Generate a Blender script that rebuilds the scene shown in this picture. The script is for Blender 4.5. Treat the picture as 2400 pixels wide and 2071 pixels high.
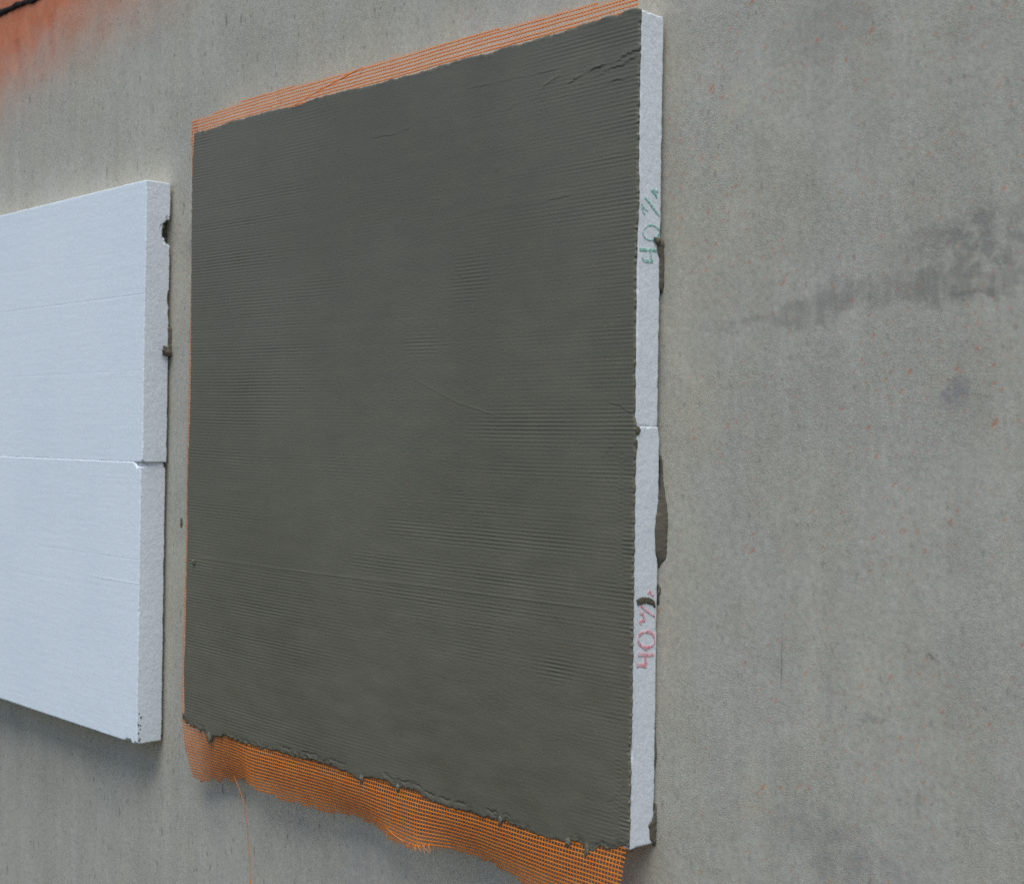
import bpy, math, random
import numpy as np
from mathutils import Matrix, Vector

for o in list(bpy.data.objects):
    bpy.data.objects.remove(o, do_unlink=True)
scene = bpy.context.scene
C = scene.collection
R = math.radians
rng = np.random.default_rng(7)

# ------------------------------------------------------------------ camera
YAW, PITCH, ROLL = -0.7993, -0.00061, 0.01492
cam_d = bpy.data.cameras.new('camera')
cam = bpy.data.objects.new('camera', cam_d); C.objects.link(cam)
fw = Vector((math.sin(YAW)*math.cos(PITCH), math.cos(YAW)*math.cos(PITCH), math.sin(PITCH)))
rt = Vector((math.cos(YAW), -math.sin(YAW), 0)); up = rt.cross(fw)
r2 = rt*math.cos(ROLL)+up*math.sin(ROLL); u2 = up*math.cos(ROLL)-rt*math.sin(ROLL)
cam.matrix_world = Matrix(((r2.x, u2.x, -fw.x, 1.06949), (r2.y, u2.y, -fw.y, -1.29019), (r2.z, u2.z, -fw.z, 0.48357), (0, 0, 0, 1)))
cam_d.sensor_width = 36.0; cam_d.sensor_fit = 'HORIZONTAL'
cam_d.lens = 36.0*3228.014/2400.0
cam_d.clip_start = 0.05; cam_d.clip_end = 500
cam_d.dof.use_dof = True; cam_d.dof.focus_distance = 1.95; cam_d.dof.aperture_fstop = 7.1
scene.camera = cam
scene.render.engine = 'CYCLES'
scene.cycles.use_denoising = False          # the soft sky light leaves only a film-like grain
scene.cycles.max_bounces = 4; scene.cycles.diffuse_bounces = 3; scene.cycles.glossy_bounces = 2
scene.cycles.use_adaptive_sampling = False

# ------------------------------------------------------------------ sky and sun (bright overcast)
SUN_EL, SUN_AZ = R(69), R(141)        # azimuth clockwise from +Y
world = bpy.data.worlds.new('World'); scene.world = world
world.use_nodes = True
wn = world.node_tree
sky = wn.nodes.new('ShaderNodeTexSky'); sky.sky_type = 'NISHITA'; sky.sun_disc = False
sky.sun_elevation = SUN_EL; sky.sun_rotation = SUN_AZ
sky.air_density = 1.0; sky.dust_density = 0.5; sky.ozone_density = 1.0
bg = wn.nodes['Background']; bg.inputs['Strength'].default_value = 0.06
wn.links.new(sky.outputs[0], bg.inputs['Color'])
sun_d = bpy.data.lights.new('sun', 'SUN'); sun_d.energy = 1.5; sun_d.angle = R(46); sun_d.color = (0.93, 0.975, 1.0)
sun = bpy.data.objects.new('sun', sun_d); C.objects.link(sun)
to_sun = Vector((math.sin(SUN_AZ)*math.cos(SUN_EL), math.cos(SUN_AZ)*math.cos(SUN_EL), math.sin(SUN_EL)))
sun.rotation_euler = to_sun.to_track_quat('Z', 'Y').to_euler()
sun.location = (0, -3, 4)
vs = scene.view_settings
vs.view_transform = 'Standard'; vs.look = 'None'; vs.exposure = 1.19; vs.gamma = 1.0; vs.use_curve_mapping = False

# ------------------------------------------------------------------ measured outlines (metres; x right, y out of the wall is negative, z up)
M_TOP = [(-0.9905, 0.9994), (-0.9461, 0.9985), (-0.9042, 0.9999), (-0.8748, 1.0024), (-0.8446, 0.9997), (-0.8114, 1.0007), (-0.7646, 1.0013), (-0.71, 0.9971), (-0.6829, 0.9966), (-0.6575, 1.0003), (-0.6195, 1.0003), (-0.5804, 0.9994), (-0.5524, 0.9978), (-0.5161, 0.9958), (-0.4894, 0.9961), (-0.4633, 0.9964), (-0.4079, 0.9948), (-0.3511, 0.9968), (-0.3138, 0.9968), (-0.2875, 0.9975), (-0.2518, 0.9952), (-0.2357, 0.9983), (-0.2046, 0.9961), (-0.1743, 0.9961), (-0.121, 0.9961), (-0.0899, 0.9988), (-0.054, 0.9986), (-0.0327, 0.9982), (-0.0246, 1.0016), (-0.0065, 1.0002), (0.0042, 0.9969)]
M_RIGHT = [(0.0044, 0.0052), (0.0393, 0.0058), (0.0692, 0.0065), (0.0985, 0.0066), (0.1102, 0.0044), (0.1206, 0.0035), (0.1282, 0.0067), (0.1975, 0.0086), (0.2568, 0.0068), (0.3012, 0.0073), (0.3581, 0.0068), (0.417, 0.0063), (0.4765, 0.0071), (0.4967, 0.0107), (0.5027, 0.0079), (0.5158, 0.0037), (0.5748, 0.0032), (0.6541, 0.003), (0.6713, 0.0026), (0.7308, 0.0028), (0.7563, 0.0049), (0.7759, 0.0059), (0.8094, 0.0039), (0.869, 0.0034), (0.9481, 0.0038), (0.9904, 0.0043), (0.9959, 0.0042)]
M_BOTTOM = [(-1.0011, 0.0033), (-0.9912, -0.0039), (-0.953, -0.0079), (-0.9303, -0.0107), (-0.9207, -0.0226), (-0.9128, -0.0227), (-0.9066, -0.0111), (-0.8642, -0.0055), (-0.8203, -0.0086), (-0.7715, -0.0106), (-0.713, -0.004), (-0.6754, -0.0067), (-0.6367, -0.0032), (-0.5936, -0.0032), (-0.5569, -0.0042), (-0.5363, -0.0067), (-0.5129, -0.0117), (-0.4982, -0.0034), (-0.4562, -0.0017), (-0.4322, -0.0093), (-0.4257, -0.0032), (-0.3904, -0.0025), (-0.3649, -0.0087), (-0.3487, -0.0114), (-0.3137, -0.0119), (-0.2931, -0.0106), (-0.267, -0.0093), (-0.2496, -0.0113), (-0.226, -0.0092), (-0.2179, -0.0131), (-0.2156, -0.0082), (-0.1894, -0.0088), (-0.1738, -0.0115), (-0.1515, -0.0137), (-0.1275, -0.0139), (-0.1149, -0.0122), (-0.0973, -0.0142), (-0.0938, -0.0076), (-0.0787, -0.0059), (-0.0672, -0.0138), (-0.0635, -0.0208), (-0.0602, -0.0112), (-0.0545, -0.0125), (-0.0463, -0.0055), (-0.0264, -0.0026), (-0.0089, 0.0028), (0.0025, 0.0033), (0.0052, 0.0044)]
M_LEFT = [(0.008, -1.004), (0.0134, -0.9972), (0.0588, -0.9999), (0.0929, -1.0008), (0.1449, -0.9982), (0.23, -0.9978), (0.2911, -0.9967), (0.3819, -0.9979), (0.4474, -0.997), (0.5186, -0.9935), (0.6035, -0.9931), (0.7176, -0.9949), (0.8566, -0.9974), (0.9562, -0.9975), (0.9896, -0.9929)]
F_TOP = [(-1.009, 1.0226), (-0.9535, 1.024), (-0.9168, 1.0281), (-0.8569, 1.0316), (-0.7895, 1.0327), (-0.726, 1.0319), (-0.6684, 1.0297), (-0.5866, 1.0293), (-0.5464, 1.0289), (-0.5033, 1.0296), (-0.4502, 1.0306), (-0.3566, 1.0268), (-0.2826, 1.0265), (-0.2126, 1.0251), (-0.1524, 1.0245), (-0.103, 1.023), (-0.0534, 1.0206), (-0.0012, 1.0213)]
F_LEFT = [(-0.004, -1.0093), (0.032, -1.0131), (0.0906, -1.012), (0.1493, -1.0094), (0.229, -1.0075), (0.2882, -1.0064), (0.383, -1.0063), (0.4705, -1.006), (0.5508, -1.0055), (0.6454, -1.0026), (0.7328, -1.0023), (0.8201, -1.002), (0.9223, -1.0034), (0.9883, -1.0067), (1.0218, -1.0062)]
F_BOT = [(-1.0044, -0.024, -0.1056), (-0.9402, -0.022, -0.0947), (-0.8813, -0.024, -0.0834), (-0.8365, -0.032, -0.071), (-0.7955, -0.046, -0.0748), (-0.7772, -0.046, -0.0808), (-0.7445, -0.04, -0.0795), (-0.6617, -0.034, -0.0795), (-0.5808, -0.03, -0.0768), (-0.5054, -0.033, -0.0734), (-0.4249, -0.047, -0.0823), (-0.3774, -0.052, -0.0803), (-0.3248, -0.036, -0.0718), (-0.2632, -0.03, -0.0746), (-0.2101, -0.034, -0.08), (-0.1446, -0.045, -0.0822), (-0.0762, -0.055, -0.0842), (-0.0054, -0.06, -0.0778)]
T_HANG = [(-0.8812, -0.026, -0.0703), (-0.8769, -0.027, -0.0764), (-0.8688, -0.028, -0.0818), (-0.8529, -0.029, -0.0983), (-0.8427, -0.028, -0.1174), (-0.8388, -0.026, -0.1434), (-0.8374, -0.024, -0.1693), (-0.8345, -0.022, -0.2074), (-0.8325, -0.021, -0.2455), (-0.829, -0.02, -0.2929)]
T_TOP = [(-0.7063, -0.0512, 0.9963), (-0.679, -0.053, 1.0001), (-0.6454, -0.0535, 1.0061), (-0.5875, -0.053, 1.0153), (-0.5428, -0.051, 1.0229), (-0.5339, -0.047, 1.027)]
T_TUFT = [(-0.4869, -0.04, -0.0639), (-0.454, -0.046, -0.0688), (-0.4309, -0.05, -0.0746), (-0.4071, -0.051, -0.0782)]
W_GREEN = [(0.00393, [(-0.0437, 0.7129), (-0.0293, 0.7142), (-0.0114, 0.7157)]), (0.00332, [(-0.024, 0.7146), (-0.0228, 0.707), (-0.0221, 0.701)]), (0.00384, [(-0.0393, 0.7042), (-0.0369, 0.7012), (-0.029, 0.7005), (-0.0187, 0.7014)]), (0.00227, [(-0.0262, 0.744), (-0.0226, 0.7445), (-0.0191, 0.7445), (-0.0158, 0.744), (-0.0129, 0.743), (-0.0107, 0.7416), (-0.0092, 0.7397), (-0.0086, 0.7377), (-0.0088, 0.7355), (-0.0099, 0.7333), (-0.0118, 0.7312), (-0.0144, 0.7294), (-0.0175, 0.728), (-0.0209, 0.727), (-0.0245, 0.7265), (-0.028, 0.7266), (-0.0313, 0.7272), (-0.034, 0.7282), (-0.0362, 0.7297), (-0.0376, 0.7315), (-0.0381, 0.7336), (-0.0379, 0.7358), (-0.0367, 0.7379), (-0.0348, 0.7399), (-0.0322, 0.7417), (-0.0291, 0.7431), (-0.0257, 0.7441)]), (0.00262, [(-0.0357, 0.7757), (-0.028, 0.7715), (-0.0199, 0.7652), (-0.0145, 0.7616), (-0.0074, 0.7569)]), (0.00349, [(-0.0408, 0.7679), (-0.0377, 0.7634), (-0.033, 0.7616), (-0.0293, 0.7609)]), (0.00227, [(-0.0412, 0.7629), (-0.0375, 0.7574), (-0.0345, 0.7554)]), (0.00401, [(-0.0243, 0.7852), (-0.019, 0.7868), (-0.011, 0.7871)]), (0.00349, [(-0.0206, 0.7845), (-0.0169, 0.7824), (-0.0132, 0.7781)])]
W_RED = [(0.00436, [(-0.037, 0.232), (-0.0236, 0.23), (-0.0075, 0.2285)]), (0.00349, [(-0.0236, 0.2299), (-0.0228, 0.2234), (-0.0231, 0.217)]), (0.00436, [(-0.0389, 0.2195), (-0.0321, 0.2185), (-0.0206, 0.2161)]), (0.0032, [(-0.0271, 0.2395), (-0.0216, 0.2372), (-0.021, 0.2346)]), (0.00334, [(-0.0221, 0.2579), (-0.0183, 0.2573), (-0.0146, 0.2562), (-0.0115, 0.2546), (-0.0089, 0.2526), (-0.0071, 0.2504), (-0.0062, 0.248), (-0.0062, 0.2457), (-0.0072, 0.2435), (-0.009, 0.2417), (-0.0116, 0.2402), (-0.0149, 0.2393), (-0.0185, 0.2389), (-0.0223, 0.2391), (-0.0261, 0.2398), (-0.0296, 0.2411), (-0.0327, 0.2427), (-0.035, 0.2448), (-0.0367, 0.247), (-0.0374, 0.2493), (-0.0372, 0.2516), (-0.0361, 0.2537), (-0.0341, 0.2554), (-0.0314, 0.2568), (-0.0282, 0.2577), (-0.0245, 0.258), (-0.0207, 0.2578)]), (0.00262, [(-0.0338, 0.2899), (-0.0249, 0.2843), (-0.0148, 0.2789), (0.0012, 0.2707)]), (0.0032, [(-0.0352, 0.2814), (-0.0286, 0.2794), (-0.0278, 0.2768), (-0.0285, 0.2753)]), (0.0032, [(-0.0285, 0.2753), (-0.0255, 0.2718), (-0.0333, 0.2714), (-0.0346, 0.2697), (-0.0309, 0.2676)]), (0.00262, [(-0.02, 0.3025), (-0.0179, 0.3063), (-0.0152, 0.305), (-0.0138, 0.3021), (-0.0092, 0.2993)])]
SMEAR_UP = [(-0.0416, 0.2976), (-0.0362, 0.2994), (-0.0285, 0.3004), (-0.0219, 0.2995), (-0.0153, 0.2985), (-0.0108, 0.2958), (-0.0079, 0.2931), (-0.0064, 0.2894), (-0.0068, 0.2858)]
SMEAR_LO = [(-0.0392, 0.2902), (-0.0349, 0.2907), (-0.0283, 0.2918), (-0.024, 0.2919), (-0.0195, 0.2905), (-0.0151, 0.2897), (-0.0119, 0.2891), (-0.0095, 0.2875), (-0.0085, 0.2858)]
FIL_A = ([(0.4716, -0.0005), (0.4485, -0.0008), (0.4277, -0.0022), (0.399, -0.0069), (0.3806, -0.01), (0.3679, -0.0088), (0.3529, -0.0076), (0.3423, -0.0029), (0.3341, 0.0)], [(0.4704, 0.0005), (0.4336, 0.0055), (0.4108, 0.0097), (0.3936, 0.0119), (0.3706, 0.0119), (0.3498, 0.0109), (0.344, 0.0092), (0.3402, 0.0044), (0.333, 0.0015)])
FIL_B = ([(0.7303, -0.0064), (0.7245, -0.0116), (0.7184, -0.0121), (0.7126, -0.01), (0.7078, -0.0065), (0.6974, -0.0068), (0.6827, -0.0069), (0.6706, -0.007), (0.6638, -0.0057)], [(0.7314, -0.0047), (0.7269, -0.003), (0.7199, -0.0017), (0.7112, -0.0021), (0.7052, -0.0029), (0.6956, -0.0012), (0.6852, -0.0013), (0.6747, -0.0005), (0.6654, -0.0037)])
FIL_C = ([(0.0501, -0.0007), (0.0407, -0.0021), (0.0298, -0.0068), (0.0256, -0.0128), (0.0147, -0.0114), (0.0068, -0.0096), (0.0006, -0.005), (-0.0028, -0.0039)], [(0.05, 0.0001), (0.0405, 0.0006), (0.0287, 0.0006), (0.021, -0.0004), (0.0113, -0.0008), (0.0036, -0.0015), (-0.002, -0.0027), (-0.0043, -0.0032)])
FIL_D = ([(0.3136, -0.0011), (0.3035, -0.0026), (0.3014, -0.0033), (0.2955, -0.0013), (0.289, -0.0008)], [(0.3135, 0.0005), (0.3094, 0.0033), (0.3036, 0.003), (0.2984, 0.001), (0.289, 0.0003)])
XL = -1.1434
ZL = -0.0653
HL = 1.0035

# ------------------------------------------------------------------ numpy noise
def _hash(ix, iy, iz, seed):
    h = (ix.astype(np.int64)*374761393 + iy.astype(np.int64)*668265263 + iz.astype(np.int64)*2147483647 + seed*974634777) & 0xFFFFFFFF
    h = ((h ^ (h >> 13))*1274126177) & 0xFFFFFFFF
    h = h ^ (h >> 16)
    return (h & 0xFFFF)/65535.0*2-1
def noise(x, y, z, seed=0):
    x, y, z = np.broadcast_arrays(np.asarray(x, float), np.asarray(y, float), np.asarray(z, float))
    ix, iy, iz = np.floor(x), np.floor(y), np.floor(z)
    fx, fy, fz = x-ix, y-iy, z-iz
    fx = fx*fx*(3-2*fx); fy = fy*fy*(3-2*fy); fz = fz*fz*(3-2*fz)
    ix, iy, iz = ix.astype(np.int64), iy.astype(np.int64), iz.astype(np.int64)
    v = 0
    for a in (0, 1):
        wa = fx if a else 1-fx
        for b in (0, 1):
            wb = fy if b else 1-fy
            for c in (0, 1):
                wc = fz if c else 1-fz
                v = v+wa*wb*wc*_hash(ix+a, iy+b, iz+c, seed)
    return v
def fbm(x, y, z, seed=0, o=3):
    v = 0; a = 1; s = 0
    for k in range(o):
        v = v+a*noise(x*2**k, y*2**k, z*2**k, seed+k*17); s += a; a *= .5
    return v/s
def sstep(a, b, x):
    t = np.clip((x-a)/(b-a), 0, 1); return t*t*(3-2*t)

# ------------------------------------------------------------------ object helpers
def mesh_obj(name, verts, faces, m, parent=None, smooth=True):
    me = bpy.data.meshes.new(name)
    verts = np.asarray(verts, dtype=np.float32).reshape(-1, 3)
    if isinstance(faces, np.ndarray):
        n = faces.shape[0]; k = faces.shape[1]
        me.vertices.add(len(verts)); me.vertices.foreach_set('co', verts.ravel())
        me.loops.add(n*k); me.loops.foreach_set('vertex_index', faces.ravel().astype(np.int32))
        me.polygons.add(n); me.polygons.foreach_set('loop_start', np.arange(0, n*k, k, dtype=np.int32))
        me.polygons.foreach_set('loop_total', np.full(n, k, dtype=np.int32))
        me.update(calc_edges=True); me.validate()
    else:
        me.from_pydata(verts.tolist(), [], faces); me.update()
    me.polygons.foreach_set('use_smooth', np.full(len(me.polygons), smooth, dtype=bool))
    me.materials.append(m)
    o = bpy.data.objects.new(name, me); C.objects.link(o)
    if parent is not None: o.parent = parent
    return o
def tag(o, label, cat, group=None, kind=None):
    if label: o['label'] = label
    if cat: o['category'] = cat
    if group: o['group'] = group
    if kind: o['kind'] = kind
    return o
def thing(name, label, cat, loc, group=None):
    o = bpy.data.objects.new(name, None); C.objects.link(o); o.empty_display_size = .05
    o.location = loc
    return tag(o, label, cat, group)
def keep(o, parent):                       # parent without moving: meshes are written in world coordinates
    o.parent = parent
    o.matrix_parent_inverse = Matrix.Translation(-Vector(parent.location))
    return o
def grid_faces(nu, nv, flip=False):
    i = np.arange((nu-1)*(nv-1)); a = (i//(nv-1))*nv+i % (nv-1)
    f = np.stack([a, a+1, a+nv+1, a+nv], -1)
    return f[:, ::-1] if flip else f

# ------------------------------------------------------------------ material helpers
class NT:
    def __init__(s, name):
        s.m = bpy.data.materials.new(name); s.m.use_nodes = True; s.t = s.m.node_tree
        s.dim = '3D'
        s.b = s.t.nodes['Principled BSDF']; s.pos = s.t.nodes.new('ShaderNodeNewGeometry').outputs['Position']
    def n(s, typ, **kw):
        o = s.t.nodes.new(typ)
        for k, v in kw.items(): setattr(o, k, v)
        return o
    def set(s, sock, v):
        if hasattr(v, 'is_linked') or isinstance(v, bpy.types.NodeSocket): s.t.links.new(v, sock)
        elif isinstance(v, (tuple, list)) and len(v) == 3 and sock.type == 'RGBA': sock.default_value = (*v, 1)
        else: sock.default_value = v
    def math(s, op, a, b=0., c=None, clamp=False):
        o = s.n('ShaderNodeMath', operation=op, use_clamp=clamp)
        s.set(o.inputs[0], a); s.set(o.inputs[1], b)
        if c is not None: s.set(o.inputs[2], c)
        return o.outputs[0]
    def map(s, v, scale=(1, 1, 1), rot=(0, 0, 0), loc=(0, 0, 0)):
        o = s.n('ShaderNodeMapping'); s.set(o.inputs['Vector'], v)
        o.inputs['Scale'].default_value = scale; o.inputs['Rotation'].default_value = rot; o.inputs['Location'].default_value = loc
        return o.outputs[0]
    def noise(s, v, scale, detail=3, rough=.55, dist=0.):
        o = s.n('ShaderNodeTexNoise', noise_dimensions=s.dim); s.set(o.inputs['Vector'], v); o.inputs['Scale'].default_value = scale
        o.inputs['Detail'].default_value = detail; o.inputs['Roughness'].default_value = rough; o.inputs['Distortion'].default_value = dist
        return o.outputs[0]
    def vor(s, v, scale, feature='F1', rand=1.):
        o = s.n('ShaderNodeTexVoronoi', feature=feature, voronoi_dimensions=s.dim); s.set(o.inputs['Vector'], v); o.inputs['Scale'].default_value = scale
        o.inputs['Randomness'].default_value = rand
        return o
    def rng(s, v, a, b, lo=0., hi=1., mode='SMOOTHSTEP'):
        o = s.n('ShaderNodeMapRange', interpolation_type=mode, clamp=True); s.set(o.inputs[0], v)
        for k, x in zip((1, 2, 3, 4), (a, b, lo, hi)): o.inputs[k].default_value = x
        return o.outputs[0]
    def mix(s, f, a, b, mode='MIX'):
        o = s.n('ShaderNodeMix', data_type='RGBA', blend_type=mode); s.set(o.inputs[0], f); s.set(o.inputs[6], a); s.set(o.inputs[7], b)
        return o.outputs[2]
    def flat(s):
        '''wall-plane coordinates (x, z) for two-dimensional textures'''
        q = s.sep(s.pos); o = s.n('ShaderNodeCombineXYZ'); s.set(o.inputs[0], q[0]); s.set(o.inputs[1], q[2]); s.dim = '2D'
        return o.outputs[0]
    def sep(s, v):
        o = s.n('ShaderNodeSeparateXYZ'); s.set(o.inputs[0], v); return o.outputs
    def bump(s, h, strength, dist, normal=None):
        o = s.n('ShaderNodeBump'); o.inputs['Strength'].default_value = strength; o.inputs['Distance'].default_value = dist
        s.set(o.inputs['Height'], h)
        if normal is not None: s.set(o.inputs['Normal'], normal)
        return o.outputs[0]
    def out(s, col, rough, normal=None, spec=.5):
        s.set(s.b.inputs['Base Color'], col); s.set(s.b.inputs['Roughness'], rough)
        s.b.inputs['Specular IOR Level'].default_value = spec
        if normal is not None: s.set(s.b.inputs['Normal'], normal)
        return s.m

def mat_wall():
    k = NT('concrete_render_wall'); x, y, z = k.sep(k.pos); P = k.flat()
    def grey(v, a, b, lo, hi):
        r = k.rng(v, a, b, lo, hi, 'LINEAR'); o = k.n('ShaderNodeCombineColor')
        for i in range(3): k.set(o.inputs[i], r)
        return o.outputs[0]
    def mul(c, v, lo, hi, a=.3, b=.7): return k.mix(1.0, c, grey(v, a, b, lo, hi), 'MULTIPLY')
    big = k.noise(P, 2.2, 4, .6)
    streak = k.noise(k.map(P, (24, 1.8, 1)), 1.0, 4, .65)
    mid = k.noise(k.map(P, (1, .6, 1)), 17, 5, .65)
    fine = k.noise(P, 130, 3, .7)
    grain = k.noise(P, 620, 2, .7)
    hue = k.noise(k.map(P, (1, .6, 1), loc=(4, 7, 0)), 6.5, 5, .7)
    col = k.mix(k.rng(big, .3, .7), (.474, .430, .338), (.500, .456, .362))
    col = k.mix(k.rng(hue, .42, .66), col, (.484, .448, .370))
    col = k.mix(k.math('MULTIPLY', k.rng(hue, .44, .30), .25), col, (.53, .47, .36))
    col = mul(col, streak, .955, 1.04)
    col = mul(col, mid, .95, 1.045)
    col = mul(col, fine, .90, 1.09)
    col = mul(col, grain, .89, 1.10)
    dis = k.noise(P, 14, 4, .7); dis2 = k.noise(k.map(P, loc=(9, 3, 0)), 14, 4, .7)
    wz = k.math('MULTIPLY_ADD', k.math('SUBTRACT', dis, .5), .08, z)
    wx = k.math('MULTIPLY_ADD', k.math('SUBTRACT', dis2, .5), .10, x)
    sn_a = k.rng(k.noise(P, 45, 4, .75), .34, .62, .1, 1)
    sn_b = k.math('MULTIPLY', k.rng(k.noise(k.map(P, (55, 7, 1)), 1.0, 4, .7), .30, .62, .35, 1), k.rng(mid, .3, .65, .45, 1))
    def stain(c, cx, cz, rx, rz, colr, amt, rot=0., soft=.25, streaky=False):
        ca, sa = math.cos(rot), math.sin(rot)
        dx = k.math('SUBTRACT', wx, cx); dz = k.math('SUBTRACT', wz, cz)
        a = k.math('DIVIDE', k.math('ADD', k.math('MULTIPLY', dx, ca), k.math('MULTIPLY', dz, sa)), rx)
        b = k.math('DIVIDE', k.math('SUBTRACT', k.math('MULTIPLY', dz, ca), k.math('MULTIPLY', dx, sa)), rz)
        d = k.math('SQRT', k.math('ADD', k.math('MULTIPLY', a, a), k.math('MULTIPLY', b, b)))
        f = k.math('MULTIPLY', k.rng(d, 1.0, soft), sn_b if streaky else sn_a)
        return k.mix(k.math('MULTIPLY', f, amt), c, colr)
    DK = (.285, .264, .222); LT = (.56, .49, .36)
    col = stain(col, .41, .690, .12, .040, DK, .85, soft=.40)
    col = stain(col, .36, .648, .17, .022, DK, .95, .03, soft=.45, streaky=True)
    col = stain(col, .21, .634, .09, .020, DK, .75, .06, streaky=True)
    col = stain(col, .11, .616, .07, .014, DK, .55, .10)
    col = stain(col, .40, .640, .030, .008, (.18, .165, .14), .6, -.2)
    col = stain(col, .378, .545, .014, .026, (.30, .285, .275), .8)
    col = stain(col, .30, .03, .20, .05, (.31, .29, .26), .6, -.35)
    col = stain(col, .368, .262, .006, .020, (.16, .145, .125), .8, .15)
    col = stain(col, .30, .20, .014, .012, DK, .8)
    col = stain(col, .14, .085, .05, .05, LT, .6)
    col = stain(col, .06, .52, .05, .09, LT, .45, .3)
    col = stain(col, .10, .86, .025, .11, LT, .55, -.35)
    col = stain(col, .22, .935, .10, .035, (.31, .28, .24), .6, streaky=True)
    col = stain(col, -.55, -.20, .20, .12, (.36, .335, .295), .5)
    col = stain(col, -.25, -.20, .18, .10, LT, .4)
    col = stain(col, -1.06, .83, .03, .06, (.31, .28, .24), .6)
    # terracotta dusting, solid in the upper left and thinning out down and to the right
    nn = k.math('MULTIPLY', k.math('SUBTRACT', dis, .5), .12)
    fall = k.math('ADD', k.math('SUBTRACT', z, k.math('MULTIPLY', k.math('ADD', x, 1.9), .15)), nn)
    dens = k.rng(fall, 1.05, 1.32, 0, 1, 'LINEAR')
    spk = k.noise(P, 260, 3, .8)
    cov = k.math('MULTIPLY', k.math('POWER', dens, 1.7), k.rng(k.math('ADD', k.math('MULTIPLY', spk, 1.2), k.math('MULTIPLY', dens, .7)), .45, 1.25, .25, 1.0))
    col = k.mix(cov, col, k.mix(k.rng(mid, .3, .7), (.60, .178, .082), (.68, .235, .118)))
    # brick red flecks, dragged diagonally
    wob = k.n('ShaderNodeCombineXYZ'); k.set(wob.inputs[0], k.math('MULTIPLY', fine, .006)); k.set(wob.inputs[1], k.math('MULTIPLY', spk, .007))
    va = k.n('ShaderNodeVectorMath', operation='ADD'); k.set(va.inputs[0], P); k.set(va.inputs[1], wob.outputs[0]); PW = va.outputs[0]
    def flecks(c, scale, ratio, rot, size, keepv, colr, amt, area=None):
        v = k.map(k.map(PW, rot=(0, 0, rot)), (1, ratio, 1))
        w = k.vor(v, scale)
        rnd = k.sep(w.outputs['Color'])
        sz = k.math('MULTIPLY', k.math('POWER', rnd[1], 2.2), size)
        f = k.rng(k.math('SUBTRACT', k.math('SUBTRACT', w.outputs['Distance'], sz), k.math('MULTIPLY', k.math('SUBTRACT', grain, .5), .22)), .10, .02)
        f = k.math('MULTIPLY', f, k.math('GREATER_THAN', rnd[0], keepv))
        f = k.math('MULTIPLY', f, k.rng(rnd[2], 0, 1, .25, 1.))
        if area is not None: f = k.math('MULTIPLY', f, area)
        return k.mix(k.math('MULTIPLY', f, amt), c, colr)
    clus = k.rng(k.noise(P, 8, 3, .6), .36, .60, .15, 1)
    rgt = k.rng(k.math('ADD', x, k.math('MULTIPLY', z, .4)), -.55, .62, .25, 1.)
    ar = k.math('MULTIPLY', clus, rgt)
    col = flecks(col, 170, .42, R(38), .17, .42, (.62, .19, .10), .65, ar)
    col = flecks(col, 84, .34, R(32), .085, .68, (.64, .20, .09), .75, ar)
    col = flecks(col, 240, .6, R(20), .19, .45, (.52, .18, .13), .55, k.rng(clus, .1, .8, .25, .8))
    # short dark drag marks and pin holes
    lf = k.rng(x, -.2, -.9, .25, 1.)
    col = flecks(col, 44, .28, R(-6), .08, .74, (.20, .18, .155), .7, lf)
    col = flecks(col, 130, .5, R(-8), .22, .62, (.21, .19, .165), .65, k.rng(lf, 0, 1, .45, 1))
    # one thin vertical scratch
    dxl = k.math('ABSOLUTE', k.math('SUBTRACT', k.math('MULTIPLY_ADD', k.math('SUBTRACT', fine, .5), .003, x), .1797))
    f = k.math('MULTIPLY', k.rng(dxl, .0014, .0002), k.math('MULTIPLY', k.rng(z, .195, .23), k.rng(z, .29, .24)))
    col = k.mix(k.math('MULTIPLY', k.math('MULTIPLY', f, k.rng(spk, .3, .6, .3, 1)), .7), col, (.15, .14, .125))
    pit = k.vor(P, 95)
    pitm = k.math('MULTIPLY', k.math('LESS_THAN', pit.outputs['Distance'], .12), k.math('GREATER_THAN', k.sep(pit.outputs['Color'])[0], .85))
    sand = k.noise(k.map(k.map(P, rot=(0, 0, R(-25))), (1, 1.9, 1)), 330, 4, .72)
    sandm = k.math('MULTIPLY', sand, k.rng(k.noise(k.map(P, loc=(2, 5, 0)), 5, 3, .6), .38, .62, .35, 1.25))
    h = k.math('ADD', k.math('MULTIPLY', sandm, .6), k.math('MULTIPLY', mid, 1.6))
    h = k.math('SUBTRACT', h, k.math('MULTIPLY', pitm, .9))
    return k.out(col, .88, k.bump(h, .8, .0014), .25)

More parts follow.
